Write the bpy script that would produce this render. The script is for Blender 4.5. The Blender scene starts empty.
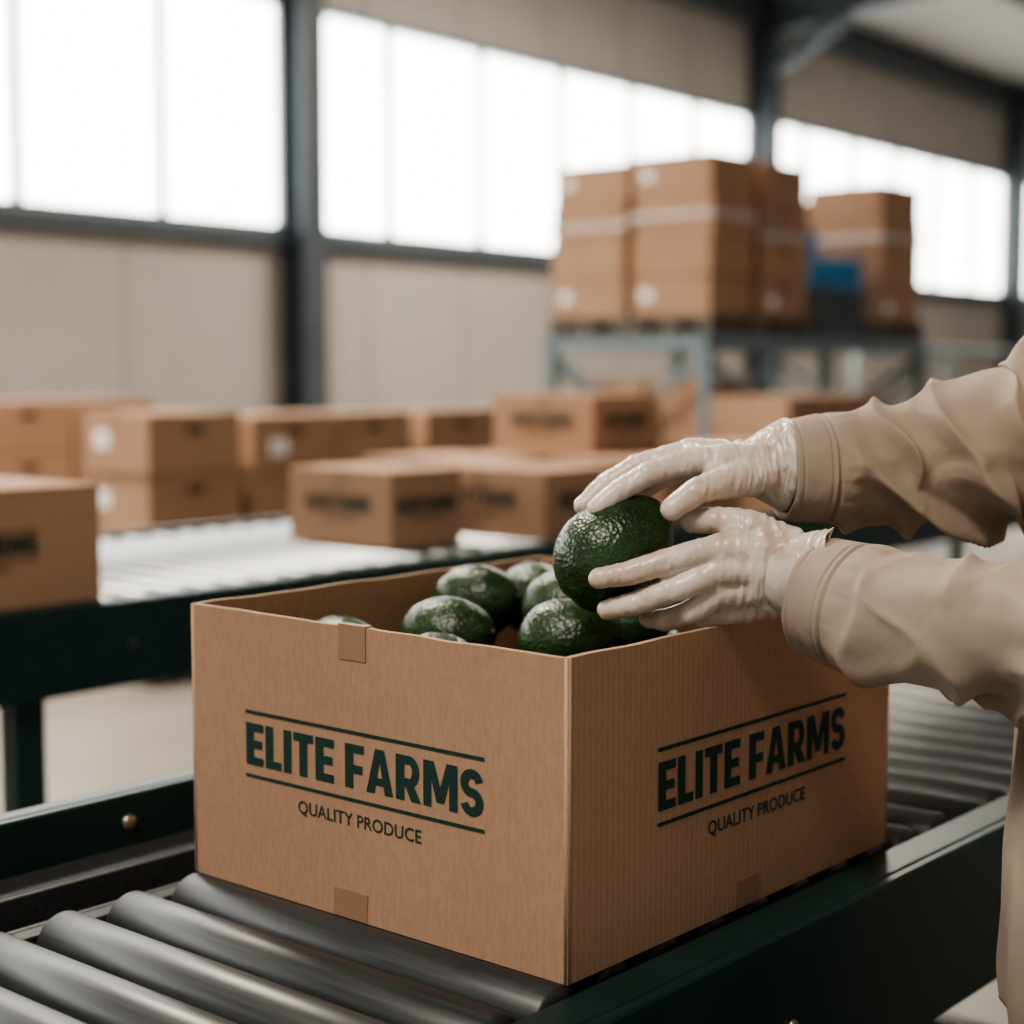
import bpy, math, random
import numpy as np
from mathutils import Vector, Matrix, noise
random.seed(7)
S = bpy.context.scene
COL = S.collection
RAD = math.radians
# the packing line stands 3.5 degrees off the building grid
LINE_ROT = Matrix.Rotation(RAD(-3.5), 4, 'Z')
ROOTS = []
MATS = {}

# ------------------------------------------------------------------ materials
def nm(name):
    m = bpy.data.materials.new(name); m.use_nodes = True
    nt = m.node_tree
    b = nt.nodes['Principled BSDF']
    MATS[name] = m
    return m, nt, b
def N(nt, t, **kw):
    n = nt.nodes.new(t)
    for k, v in kw.items():
        if k in n.inputs: n.inputs[k].default_value = v
        else: setattr(n, k, v)
    return n
def ramp(nt, fac, stops):
    r = nt.nodes.new('ShaderNodeValToRGB')
    el = r.color_ramp.elements
    while len(el) < len(stops): el.new(0.5)
    for e, (p, c) in zip(el, stops):
        e.position = p; e.color = (*c, 1)
    nt.links.new(fac, r.inputs[0])
    return r.outputs[0]
def bump(nt, b, h, strength, dist, normal=None):
    bp = nt.nodes.new('ShaderNodeBump')
    bp.inputs['Strength'].default_value = strength
    bp.inputs['Distance'].default_value = dist
    nt.links.new(h, bp.inputs['Height'])
    if normal: nt.links.new(normal, bp.inputs['Normal'])
    nt.links.new(bp.outputs[0], b.inputs['Normal'])
    return bp.outputs[0]
def noisy(name, c1, c2, scale, rough, metal=0, bs=0.0, bd=0.001, detail=4, spec=None):
    m, nt, b = nm(name)
    tc = N(nt, 'ShaderNodeTexCoord')
    n = N(nt, 'ShaderNodeTexNoise', Scale=scale, Detail=detail)
    nt.links.new(tc.outputs['Object'], n.inputs['Vector'])
    nt.links.new(ramp(nt, n.outputs[0], [(0.3, c1), (0.7, c2)]), b.inputs['Base Color'])
    b.inputs['Roughness'].default_value = rough
    b.inputs['Metallic'].default_value = metal
    if spec is not None: b.inputs['Specular IOR Level'].default_value = spec
    if bs: bump(nt, b, n.outputs[0], bs, bd)
    return m

def cardboard(name, c1, c2, fine=True):
    m, nt, b = nm(name)
    tc = N(nt, 'ShaderNodeTexCoord')
    n1 = N(nt, 'ShaderNodeTexNoise', Scale=3.0, Detail=3.0)
    n2 = N(nt, 'ShaderNodeTexNoise', Scale=420.0, Detail=3.0)
    mp = N(nt, 'ShaderNodeMapping'); mp.inputs['Scale'].default_value = (1, 1, 0.25)
    nt.links.new(tc.outputs['Object'], mp.inputs[0])
    nt.links.new(tc.outputs['Object'], n1.inputs['Vector'])
    nt.links.new(mp.outputs[0], n2.inputs['Vector'])
    mx = N(nt, 'ShaderNodeMath', operation='MULTIPLY_ADD'); mx.inputs[1].default_value = 0.55
    nt.links.new(n2.outputs[0], mx.inputs[0])
    m2 = N(nt, 'ShaderNodeMath', operation='MULTIPLY'); m2.inputs[1].default_value = 0.45
    nt.links.new(n1.outputs[0], m2.inputs[0]); nt.links.new(m2.outputs[0], mx.inputs[2])
    nt.links.new(ramp(nt, mx.outputs[0], [(0.32, c1), (0.68, c2)]), b.inputs['Base Color'])
    b.inputs['Roughness'].default_value = 0.82
    b.inputs['Specular IOR Level'].default_value = 0.25
    if fine:
        sx = N(nt, 'ShaderNodeSeparateXYZ'); nt.links.new(tc.outputs['Object'], sx.inputs[0])
        ad = N(nt, 'ShaderNodeMath', operation='ADD')
        nt.links.new(sx.outputs[0], ad.inputs[0]); nt.links.new(sx.outputs[1], ad.inputs[1])
        ml = N(nt, 'ShaderNodeMath', operation='MULTIPLY'); ml.inputs[1].default_value = 2*math.pi/0.0072
        nt.links.new(ad.outputs[0], ml.inputs[0])
        sn = N(nt, 'ShaderNodeMath', operation='SINE'); nt.links.new(ml.outputs[0], sn.inputs[0])
        nv = bump(nt, b, sn.outputs[0], 0.34, 0.0002)
        bump(nt, b, n2.outputs[0], 0.25, 0.0004, nv)
    return m

M_card = cardboard('cardboard_kraft', (0.325, 0.194, 0.122), (0.415, 0.258, 0.168))
M_cardin = cardboard('cardboard_inner', (0.31, 0.182, 0.108), (0.40, 0.24, 0.146))
M_edge = cardboard('cardboard_cut_edge', (0.38, 0.245, 0.155), (0.50, 0.335, 0.225), False)
M_cardfar = cardboard('cardboard_carton', (0.33, 0.195, 0.12), (0.43, 0.265, 0.17), False)
M_print = noisy('green_print_ink', (0.010, 0.032, 0.028), (0.020, 0.052, 0.045), 300, 0.75, spec=0.2)
M_tape, nt, b = nm('packing_tape')
b.inputs['Base Color'].default_value = (0.285, 0.168, 0.10, 1); b.inputs['Roughness'].default_value = 0.5
M_white = noisy('white_label_paper', (0.75, 0.74, 0.72), (0.85, 0.84, 0.82), 20, 0.7)
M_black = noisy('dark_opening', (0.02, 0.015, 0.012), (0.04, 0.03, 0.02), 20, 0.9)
M_green = noisy('green_painted_steel', (0.004, 0.022, 0.020), (0.006, 0.031, 0.028), 14, 0.40, 0.0, 0.05, 0.0005, spec=0.35)
M_slate = noisy('slate_painted_steel', (0.050, 0.066, 0.076), (0.066, 0.084, 0.096), 4, 0.55)
M_rack = noisy('grey_blue_rack_steel', (0.13, 0.18, 0.20), (0.18, 0.23, 0.25), 6, 0.5, 0.2)
M_mull = noisy('window_bar', (0.22, 0.24, 0.24), (0.27, 0.29, 0.29), 6, 0.5, 0.0)
M_wall = noisy('cream_wall_panel', (0.40, 0.368, 0.332), (0.46, 0.425, 0.385), 0.5, 0.8)
M_seam = noisy('wall_panel_seam', (0.27, 0.245, 0.22), (0.30, 0.27, 0.245), 2, 0.8)
M_ceil = noisy('ceiling_sheet', (0.27, 0.255, 0.235), (0.34, 0.325, 0.30), 0.7, 0.75)
M_floor = noisy('concrete_floor', (0.20, 0.18, 0.155), (0.29, 0.265, 0.235), 1.3, 0.45, 0, 0.1, 0.002, 8)
M_wood = noisy('pallet_wood', (0.08, 0.068, 0.055), (0.15, 0.12, 0.09), 9, 0.8)
M_blue = noisy('blue_plastic', (0.008, 0.16, 0.36), (0.012, 0.22, 0.46), 5, 0.4)
M_bolt = noisy('bolt_steel', (0.28, 0.24, 0.19), (0.4, 0.35, 0.28), 60, 0.4, 0.9)

# rollers: brushed grey tube, scuffed
def roller_mat(name, c1, c2, metal, r0, r1):
    m, nt, b = nm(name)
    tc = N(nt, 'ShaderNodeTexCoord'); mp = N(nt, 'ShaderNodeMapping'); mp.inputs['Scale'].default_value = (3, 60, 60)
    n = N(nt, 'ShaderNodeTexNoise', Scale=4.0, Detail=6.0)
    nt.links.new(tc.outputs['Object'], mp.inputs[0]); nt.links.new(mp.outputs[0], n.inputs['Vector'])
    nt.links.new(ramp(nt, n.outputs[0], [(0.3, c1), (0.7, c2)]), b.inputs['Base Color'])
    mr = N(nt, 'ShaderNodeMapRange'); mr.inputs['To Min'].default_value = r0; mr.inputs['To Max'].default_value = r1
    nt.links.new(n.outputs[0], mr.inputs[0]); nt.links.new(mr.outputs[0], b.inputs['Roughness'])
    b.inputs['Metallic'].default_value = metal
    bump(nt, b, n.outputs[0], 0.10, 0.0005)
    return m
M_roll = roller_mat('roller_tube', (0.034, 0.037, 0.039), (0.062, 0.066, 0.067), 0.30, 0.32, 0.50)
M_roll2 = roller_mat('zinc_roller_tube', (0.20, 0.21, 0.21), (0.30, 0.31, 0.31), 0.7, 0.30, 0.45)

# avocado skin
M_avo, nt, b = nm('avocado_skin')
tc = N(nt, 'ShaderNodeTexCoord')
n1 = N(nt, 'ShaderNodeTexNoise', Scale=28.0, Detail=3.0)
v = N(nt, 'ShaderNodeTexVoronoi', Scale=430.0)
v2 = N(nt, 'ShaderNodeTexVoronoi', Scale=270.0)
n4 = N(nt, 'ShaderNodeTexNoise', Scale=350.0, Detail=3.0)
for q in (n1, v, v2, n4): nt.links.new(tc.outputs['Object'], q.inputs['Vector'])
c1 = ramp(nt, n1.outputs[0], [(0.30, (0.006, 0.019, 0.006)), (0.72, (0.021, 0.058, 0.011))])
c2 = ramp(nt, v.outputs['Distance'], [(0.08, (0.15, 0.24, 0.07)), (0.30, (0, 0, 0))])
mix = N(nt, 'ShaderNodeMix', data_type='RGBA', blend_type='ADD'); mix.inputs[0].default_value = 0.5
nt.links.new(c1, mix.inputs[6]); nt.links.new(c2, mix.inputs[7]); nt.links.new(mix.outputs[2], b.inputs['Base Color'])
b.inputs['Roughness'].default_value = 0.33; b.inputs['Specular IOR Level'].default_value = 0.5
n1b = bump(nt, b, v2.outputs['Distance'], 0.65, 0.0010)
bump(nt, b, n4.outputs[0], 0.45, 0.0008, n1b)

# latex glove
M_glove, nt, b = nm('latex_glove')
tc = N(nt, 'ShaderNodeTexCoord')
n1 = N(nt, 'ShaderNodeTexNoise', Scale=22.0, Detail=4.0); n1.inputs['Distortion'].default_value = 1.0
mp = N(nt, 'ShaderNodeMapping'); mp.inputs['Scale'].default_value = (2.6, 0.8, 1.0); mp.inputs['Rotation'].default_value = (0.3, 0.2, 0.7)
n2 = N(nt, 'ShaderNodeTexNoise', Scale=60.0, Detail=2.0); n2.inputs['Distortion'].default_value = 0.8
nt.links.new(tc.outputs['Object'], n1.inputs['Vector'])
nt.links.new(tc.outputs['Object'], mp.inputs[0]); nt.links.new(mp.outputs[0], n2.inputs['Vector'])
nt.links.new(ramp(nt, n1.outputs[0], [(0.30, (0.54, 0.405, 0.31)), (0.62, (0.70, 0.63, 0.545))]), b.inputs['Base Color'])
b.inputs['Roughness'].default_value = 0.31
b.inputs['Subsurface Weight'].default_value = 0.4
b.inputs['Subsurface Radius'].default_value = (0.02, 0.011, 0.007)
b.inputs['Subsurface Scale'].default_value = 0.3
nv = bump(nt, b, n1.outputs[0], 0.5, 0.0035)
bump(nt, b, n2.outputs[0], 0.55, 0.0018, nv)

# jacket cloth
M_cloth, nt, b = nm('khaki_work_cloth')
tc = N(nt, 'ShaderNodeTexCoord')
n1 = N(nt, 'ShaderNodeTexNoise', Scale=9.0, Detail=4.0)
n2 = N(nt, 'ShaderNodeTexNoise', Scale=900.0, Detail=2.0)
n3 = N(nt, 'ShaderNodeTexNoise', Scale=18.0, Detail=2.0); n3.inputs['Distortion'].default_value = 1.0
for q in (n1, n2, n3): nt.links.new(tc.outputs['Object'], q.inputs['Vector'])
nt.links.new(ramp(nt, n1.outputs[0], [(0.3, (0.305, 0.235, 0.178)), (0.7, (0.365, 0.287, 0.222))]), b.inputs['Base Color'])
b.inputs['Roughness'].default_value = 0.85
b.inputs['Sheen Weight'].default_value = 0.08
nv = bump(nt, b, n3.outputs[0], 0.4, 0.007)
bump(nt, b, n2.outputs[0], 0.35, 0.0005, nv)
M_trouser = noisy('dark_trouser_cloth', (0.03, 0.035, 0.045), (0.045, 0.05, 0.06), 20, 0.9)
M_shoe = noisy('boot_leather', (0.02, 0.015, 0.01), (0.04, 0.03, 0.02), 30, 0.5)
M_skin = noisy('skin', (0.45, 0.26, 0.18), (0.52, 0.32, 0.23), 12, 0.5)
M_hair = noisy('brown_hair', (0.03, 0.018, 0.01), (0.06, 0.035, 0.02), 90, 0.6, bs=0.5, bd=0.003)
M_eye = noisy('eye_white', (0.7, 0.7, 0.7), (0.8, 0.8, 0.8), 5, 0.2)

# frosted daylight glazing
M_glass, nt, b = nm('frosted_daylight_glazing')
b.inputs['Base Color'].default_value = (0.8, 0.8, 0.8, 1)
b.inputs['Emission Color'].default_value = (1.0, 0.98, 0.935, 1)
b.inputs['Emission Strength'].default_value = 8.3
M_lamp, nt, b = nm('lamp_diffuser')
b.inputs['Emission Color'].default_value = (1.0, 0.95, 0.88, 1); b.inputs['Emission Strength'].default_value = 6.0

# ------------------------------------------------------------------ mesh builder
class MB:
    def __init__(s): s.v = []; s.f = []; s.m = []; s.sm = []
    def add(s, vs, fs, mi=0, smooth=False):
        o = len(s.v); s.v += [tuple(v) for v in vs]
        for f in fs: s.f.append([i+o for i in f]); s.m.append(mi); s.sm.append(smooth)
        return s
    def box(s, a, b, mi=0):
        x0, y0, z0 = a; x1, y1, z1 = b
        vs = [(x0,y0,z0),(x1,y0,z0),(x1,y1,z0),(x0,y1,z0),(x0,y0,z1),(x1,y0,z1),(x1,y1,z1),(x0,y1,z1)]
        return s.add(vs, [(0,3,2,1),(4,5,6,7),(0,1,5,4),(1,2,6,5),(2,3,7,6),(3,0,4,7)], mi)
    def beam(s, p0, p1, w, h, mi=0):
        p0 = Vector(p0); p1 = Vector(p1); d = (p1-p0).normalized()
        up = Vector((0,0,1)) if abs(d.z) < 0.95 else Vector((0,1,0))
        a = d.cross(up).normalized()*w/2; c = a.cross(d).normalized()*h/2
        vs = [p0-a-c, p0+a-c, p0+a+c, p0-a+c, p1-a-c, p1+a-c, p1+a+c, p1-a+c]
        return s.add(vs, [(0,1,2,3),(4,7,6,5),(0,4,5,1),(1,5,6,2),(2,6,7,3),(3,7,4,0)], mi)
    def loft(s, rings, mi=0, cap0=True, cap1=True, smooth=True):
        n = len(rings[0]); vs = [p for r in rings for p in r]; fs = []
        for i in range(len(rings)-1):
            for j in range(n):
                fs.append((i*n+j, i*n+(j+1) % n, (i+1)*n+(j+1) % n, (i+1)*n+j))
        if cap0: fs.append(tuple(reversed(range(n))))
        if cap1: fs.append(tuple((len(rings)-1)*n+j for j in range(n)))
        return s.add(vs, fs, mi, smooth)
    def tube(s, p0, p1, prof, seg=24, mi=0, smooth=True):
        """prof: list of (t along axis in metres, radius)"""
        p0 = Vector(p0); p1 = Vector(p1); d = (p1-p0).normalized()
        a = d.orthogonal().normalized(); c = d.cross(a)
        rings = [[p0+d*t+(a*math.cos(2*math.pi*j/seg)+c*math.sin(2*math.pi*j/seg))*r for j in range(seg)] for t, r in prof]
        return s.loft(rings, mi, smooth=smooth)
    def cyl(s, p0, p1, r, seg=20, mi=0, smooth=True):
        L = (Vector(p1)-Vector(p0)).length
        return s.tube(p0, p1, [(0, r), (L, r)], seg, mi, smooth)
    def capsule(s, p0, p1, r0, r1, seg=18, mi=0):
        p0 = Vector(p0); p1 = Vector(p1); L = max((p1-p0).length, 1e-6)
        prof = [(-r0*math.cos(a), r0*math.sin(a)) for a in np.linspace(0.12, math.pi/2, 6)]
        prof += [(L+r1*math.sin(a), r1*math.cos(a)) for a in np.linspace(0.0, math.pi/2-0.12, 6)]
        return s.tube(p0, p1, prof, seg, mi)
    def ellipsoid(s, c, r, seg=24, rot=None, mi=0):
        c = Vector(c); rings = []
        for k in range(1, seg//2):
            a = math.pi*k/(seg//2)
            ring = []
            for j in range(seg):
                p = Vector((r[0]*math.sin(a)*math.cos(2*math.pi*j/seg), r[1]*math.sin(a)*math.sin(2*math.pi*j/seg), -r[2]*math.cos(a)))
                ring.append(c+(rot @ p if rot else p))
            rings.append(ring)
        return s.loft(rings, mi)
    def mesh(s, name):
        me = bpy.data.meshes.new(name); me.from_pydata(s.v, [], s.f); me.update()
        me.polygons.foreach_set('material_index', s.m)
        me.polygons.foreach_set('use_smooth', s.sm)
        return me
    def obj(s, name, mats, parent=None, bevel=0, seg=2, loc=None):
        me = s.mesh(name)
        for m in (mats if isinstance(mats, (list, tuple)) else [mats]): me.materials.append(m)
        o = bpy.data.objects.new(name, me); COL.objects.link(o)
        if loc is not None:   # put the origin at loc, geometry unchanged
            me.transform(Matrix.Translation(-Vector(loc))); o.location = loc
        if parent: attach(o, parent)
        if bevel:
            md = o.modifiers.new('bevel', 'BEVEL'); md.width = bevel; md.segments = seg
            md.limit_method = 'ANGLE'; md.angle_limit = RAD(40); md.harden_normals = True
        return o
def attach(o, parent):
    o.parent = parent
    o.matrix_parent_inverse = Matrix.Translation(parent.location).inverted()
def root(name, loc, line=True):
    e = bpy.data.objects.new(name, None); e.empty_display_size = 0.1
    e.location = loc; COL.objects.link(e)
    if line: ROOTS.append(e)
    return e
def inst(o, name, parent, loc, rot=None, scale=None):
    c = bpy.data.objects.new(name, o.data if hasattr(o, 'data') else o); COL.objects.link(c)
    c.location = loc
    if rot: c.rotation_euler = rot
    if scale: c.scale = scale
    attach(c, parent); return c
def baked(o):
    dg = bpy.context.evaluated_depsgraph_get(); dg.update()
    me = bpy.data.meshes.new_from_object(o.evaluated_get(dg))
    o.modifiers.clear(); o.data = me
    return o

# ------------------------------------------------------------------ lettering
def stroke(path, w):
    vs = []; fs = []
    for i, p in enumerate(path):
        a = Vector(path[max(i-1, 0)]); c = Vector(path[min(i+1, len(path)-1)])
        t = (c-a).normalized(); nn = Vector((-t.y, t.x))*w/2; p = Vector(p)
        vs += [p+nn, p-nn]
        if i: fs.append((2*i-2, 2*i-1, 2*i+1, 2*i))
    return vs, fs
def arc(cx, cy, rx, ry, a0, a1, n=16):
    return [(cx+rx*math.cos(RAD(a)), cy+ry*math.sin(RAD(a))) for a in np.linspace(a0, a1, n)]
def R_(x0, y0, x1, y1): return ([(x0,y0),(x1,y0),(x1,y1),(x0,y1)], [(0,1,2,3)])
def P_(*p): return (list(p), [tuple(range(len(p)))])
W = 0.235; H = 0.19
# every glyph is cut into polygons that only touch, never overlap
GL = {
 'E': (0.55, [R_(0,0,W,1), R_(W,1-H,.55,1), R_(W,.5-H/2,.51,.5+H/2), R_(W,0,.55,H)]),
 'F': (0.54, [R_(0,0,W,1), R_(W,1-H,.54,1), R_(W,.44-H/2,.50,.44+H/2)]),
 'L': (0.50, [R_(0,0,W,1), R_(W,0,.50,H)]),
 'I': (0.235, [R_(0,0,W,1)]),
 'T': (0.60, [R_(.3-W/2,0,.3+W/2,1-H), R_(0,1-H,.60,1)]),
 'A': (0.76, [P_((0,0),(.235,0),(.38,.74),(.38,1),(.255,1)), P_((.525,0),(.76,0),(.505,1),(.38,1),(.38,.74)), P_((.272,.19),(.488,.19),(.455,.36),(.305,.36))]),
 'R': (0.68, [R_(0,0,W,1), stroke([(W,.905)]+arc(.38,.655,.165,.25,90,-90)+[(W,.405)], .19), P_((W,.31),(.262,.31),(.43,0),(.69,0),(.505,.345),(.40,.31))]),
 'M': (0.90, [R_(0,0,.21,1), R_(.69,0,.90,1), P_((.21,1),(.21,.62),(.355,.12),(.45,.12),(.45,.45),(.275,1)), P_((.69,1),(.625,1),(.45,.45),(.45,.12),(.545,.12),(.69,.62))]),
 'S': (0.60, [stroke(arc(.30,.70,.195,.205,12,268)[:-1]+arc(.30,.297,.195,.205,85,-168), .20)]),
}
def headline_mesh(mb, width, cap):
    x = 0; parts = []
    for ch in 'ELITE FARMS':
        if ch == ' ': x += 0.26; continue
        w, ps = GL[ch]
        parts.append((x, ps)); x += w+0.075
    tot = x-0.075; sx = width/tot
    for ox, ps in parts:
        for vs, fs in ps:
            mb.add([((p[0]+ox)*sx-width/2, p[1]*cap, 0) for p in vs], fs)
def print_block(width=0.283, full=True):
    """logo in local XY plane, x right, y up, origin centre of the headline"""
    k = width/0.283; mb = MB()
    tmp = MB(); headline_mesh(tmp, width*0.995, 0.0375*k)
    mb.add([(a, b2-0.0188*k, 0) for a, b2, c in tmp.v], tmp.f)
    for yy in (0.0285*k, -0.0290*k):
        mb.add([(-width/2, yy-0.0015, 0), (width/2, yy-0.0015, 0), (width/2, yy+0.0015, 0), (-width/2, yy+0.0015, 0)], [(0,1,2,3)])
    cu = bpy.data.curves.new('tag', 'FONT'); cu.body = 'QUALITY PRODUCE'; cu.size = 0.0158*k
    cu.align_x = 'CENTER'; cu.offset = 0.00012; cu.resolution_u = 3
    to = bpy.data.objects.new('tag', cu); COL.objects.link(to)
    dg = bpy.context.evaluated_depsgraph_get(); dg.update()
    tm = bpy.data.meshes.new_from_object(to.evaluated_get(dg))
    xs = [v.co.x for v in tm.vertices]; wd = max(xs)-min(xs); sx = 0.147*k/wd
    mb.add([(v.co.x*sx, v.co.y*1.0-0.0515*k, 0) for v in tm.vertices], [tuple(p.vertices) for p in tm.polygons])
    bpy.data.objects.remove(to)
    return mb
PB = print_block()
logo_me = PB.mesh('printed_logo'); logo_me.materials.append(M_print)
def logo(parent, loc, face, k=1.0):
    o = bpy.data.objects.new('printed_logo', logo_me); COL.objects.link(o)
    o.location = loc; o.scale = (k, k, k)
    o.rotation_euler = (RAD(90), 0, 0) if face == '-Y' else (RAD(90), 0, RAD(90))
    attach(o, parent); return o

# ------------------------------------------------------------------ building
RY0, RY1 = -6.0, 35.2
XW = -10.0; ZS, ZT, ZE = 2.33, 4.24, 5.60
cols_s = [2.1, 10.17, 18.15, 26.60, 35.0]
mb = MB()
mb.box((XW-0.2, RY0, 0), (XW, RY1, ZS)); mb.box((XW-0.2, RY0, ZT), (XW, RY1, ZE+0.1))
y = RY0+0.7
while y < RY1:
    for z0, z1 in ((0.02, ZS-0.02), (ZT+0.02, ZE)):
        mb.box((XW-0.001, y-0.015, z0), (XW+0.004, y+0.015, z1), 1)
    y += 1.37
mb.obj('wall_left', [M_wall, M_seam])
mb = MB(); mb.box((XW-0.2, RY1, 0), (8, RY1+0.2, ZE+1.9)); mb.obj('wall_far', [M_wall])
mb = MB(); mb.box((XW-0.2, RY0, -0.1), (8, RY1+0.2, 0)); mb.obj('floor', [M_floor])
sl = 0.10
mb = MB()
mb.add([(XW-0.2, RY0, ZE), (8, RY0, ZE+18.2*sl), (8, RY1+.2, ZE+18.2*sl), (XW-0.2, RY1+.2, ZE),
        (XW-0.2, RY0, ZE+.12), (8, RY0, ZE+18.2*sl+.12), (8, RY1+.2, ZE+18.2*sl+.12), (XW-0.2, RY1+.2, ZE+.12)],
       [(0,3,2,1),(4,5,6,7),(0,1,5,4),(1,2,6,5),(2,3,7,6),(3,0,4,7)])
mb.obj('ceiling', [M_ceil])
# windows
bays = [(-6.0, 2.1)] + [(cols_s[i], cols_s[i+1]) for i in range(4)]
for i, (a, c) in enumerate(bays):
    w = MB(); a2, c2 = a+0.02, c-0.02
    w.box((XW-0.12, a2, ZS), (XW-0.09, c2, ZT), 1)
    w.box((XW-0.08, a2, ZT-0.05), (XW+0.02, c2, ZT), 0)
    w.box((XW-0.08, a2, ZS), (XW+0.02, c2, ZS+0.05), 0)
    nmul = max(1, round((c-a)/1.37))
    for k in range(0, nmul+1):
        yy = a+(c-a)*k/nmul; yy = min(max(yy, a2+0.03), c2-0.03)
        w.box((XW-0.085, yy-0.036, ZS+0.05), (XW-0.03, yy+0.036, ZT-0.05), 2)
    w.obj('window_%d' % (i+1), [M_rack, M_glass, M_mull])
mb = MB()
mb.box((XW+0.002, RY0, ZS-0.14), (XW+0.12, RY1, ZS-0.01)); mb.obj('trim_1', [M_slate], bevel=0.01)
mb = MB(); mb.box((XW+0.002, RY0, ZE-0.32), (XW+0.22, RY1, ZE-0.06)); mb.obj('trim_2', [M_slate], bevel=0.01)
for i, s in enumerate(cols_s[:4]):
    r = root('steel_column', (XW+0.2, s, 0), False)
    m = MB()
    m.box((XW+0.015, s-0.14, 0), (XW+0.035, s+0.14, ZE-0.02)); m.box((XW+0.28, s-0.14, 0), (XW+0.30, s+0.14, ZE-0.02))
    m.box((XW+0.035, s-0.012, 0), (XW+0.28, s+0.012, ZE-0.02)); m.box((XW+0.01, s-0.18, 0), (XW+0.36, s+0.18, 0.03))
    m.obj('h_section', [M_slate], r, 0.004)
    m = MB()
    p0 = Vector((XW+0.30, s, ZE-0.25)); p1 = Vector((7.8, s, ZE-0.25+18.0*sl-0.05))
    m.beam(p0+Vector((0,0,.20)), p1+Vector((0,0,.20)), 0.26, 0.02); m.beam(p0-Vector((0,0,.18)), p1-Vector((0,0,.18)), 0.26, 0.02)
    m.beam(p0, p1, 0.02, 0.38)
    m.beam((XW+0.30, s, ZE-0.85), (XW+1.2, s, ZE-0.32), 0.22, 0.16)
    m.obj('rafter', [M_slate], r)
for k in range(1, 7):
    m = MB(); x = XW+2.3*k; m.beam((x, RY0, ZE-0.1+2.3*k*sl+0.03), (x, RY1, ZE-0.1+2.3*k*sl+0.03), 0.08, 0.16)
    m.obj('roof_purlin', [M_slate])
def lamp(x, y, z, power, sz=(1.2, 0.5)):
    r = root('high_bay_lamp', (x, y, z), False); m = MB()
    m.box((x-sz[0]/2-.04, y-sz[1]/2-.04, z), (x+sz[0]/2+.04, y+sz[1]/2+.04, z+0.10), 0)
    m.box((x-sz[0]/2, y-sz[1]/2, z-0.006), (x+sz[0]/2, y+sz[1]/2, z), 1)
    for dx in (-.4, .4): m.cyl((x+dx, y, z+.1), (x+dx, y, ZE+(x+dx-XW+.2)*sl-.005), 0.012, 8, 0)
    m.obj('housing', [M_slate, M_lamp], r)
    if power:
        L = bpy.data.lights.new('lamp_light', 'AREA'); L.shape = 'RECTANGLE'; L.size = sz[0]; L.size_y = sz[1]
        L.energy = power; L.color = (1.0, 0.90, 0.78)
        o = bpy.data.objects.new('lamp_light', L); COL.objects.link(o); o.location = (x, y, z-0.02); attach(o, r)
lamp(-3.6, 20.0, 5.5, 250); lamp(-6.0, 12.0, 5.3, 440)
lamp(-5.2, 3.2, 5.2, 500, (1.6, .8)); lamp(-0.6, -1.6, 4.6, 190, (1.6, .8))  # the last lamp is added out of view as a front key light

# ------------------------------------------------------------------ near conveyor
BX0, BX1, BY0, BY1, BZ0, BZ1 = -1.2015, -0.7605, 0.955, 1.457, 0.750, 1.000
def conveyor(name, x0, x1, y0, y1, ztop, railL, railR, pitch, rr, rx0, rx1, legs, phase=0.0, mat=None):
    r = root(name, ((x0+x1)/2, (y0+y1)/2, 0))
    m = MB(); L = rx1-rx0
    m.tube((0, 0, 0), (L, 0, 0), [(0.0, 0.006), (0.0, rr*0.55), (0.002, rr*0.60), (0.002, rr*0.90), (0.0, rr*0.93), (0.003, rr), (L-0.003, rr), (L, rr*0.93), (L, 0.006)], 32)
    m.cyl((-0.012, 0, 0), (L+0.012, 0, 0), 0.006, 10)
    me = m.mesh('roller'); me.materials.append(mat or M_roll)
    y = y0+0.04+phase; k = 1
    while y < y1-0.03:
        o = bpy.data.objects.new('roller_%d' % k, me); COL.objects.link(o); o.location = (rx0, y, ztop-rr)
        o.rotation_euler = (random.uniform(0, 6), 0, 0); attach(o, r)
        y += pitch; k += 1
    # legs and cross members
    m = MB()
    zt = min(railL[3], railR[3])+0.03
    for ly in legs:
        for lx in (x0+0.02, x1-0.07):
            m.box((lx, ly-0.03, 0.012), (lx+0.05, ly+0.03, zt)); m.box((lx-0.03, ly-0.06, 0), (lx+0.08, ly+0.06, 0.012))
        m.box((x0+0.07, ly-0.02, 0.22), (x1-0.07, ly+0.02, 0.27))
    m.obj('legs', [M_green], r, 0.004)
    return r
# rail tuple = (xa, xb, ztop, zbottom)
near = conveyor('roller_conveyor', -1.40, -0.70, -0.75, 3.4, 0.750, (-1.37, -1.35, .80, .60), (-.752, -.70, .747, .587), 0.0705, 0.0275, -1.200, -0.7645, [-0.6, 0.45, 2.2, 3.3], phase=0.038)
m = MB()   # operator-side rail, C-channel
m.box((-0.712, -0.75, 0.587), (-0.700, 3.4, 0.747)); m.box((-0.7525, -0.75, 0.735), (-0.712, 3.4, 0.747)); m.box((-0.7525, -0.75, 0.587), (-0.712, 3.4, 0.597))
m.obj('side_rail_operator', [M_green], near, 0.003, 3)
m = MB()   # far rail with deck ledge
m.box((-1.362, -0.75, 0.60), (-1.350, 3.4, 0.790)); m.box((-1.385, -0.75, 0.780), (-1.362, 3.4, 0.790)); m.box((-1.350, -0.75, 0.60), (-1.30, 3.4, 0.610))
m.obj('side_rail_far', [M_green], near, 0.003, 3)
m = MB()
m.box((-1.350, -0.75, 0.730), (-1.300, 3.4, 0.738), 0); m.box((-1.300, -0.75, 0.695), (-1.292, 3.4, 0.738), 0)
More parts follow.
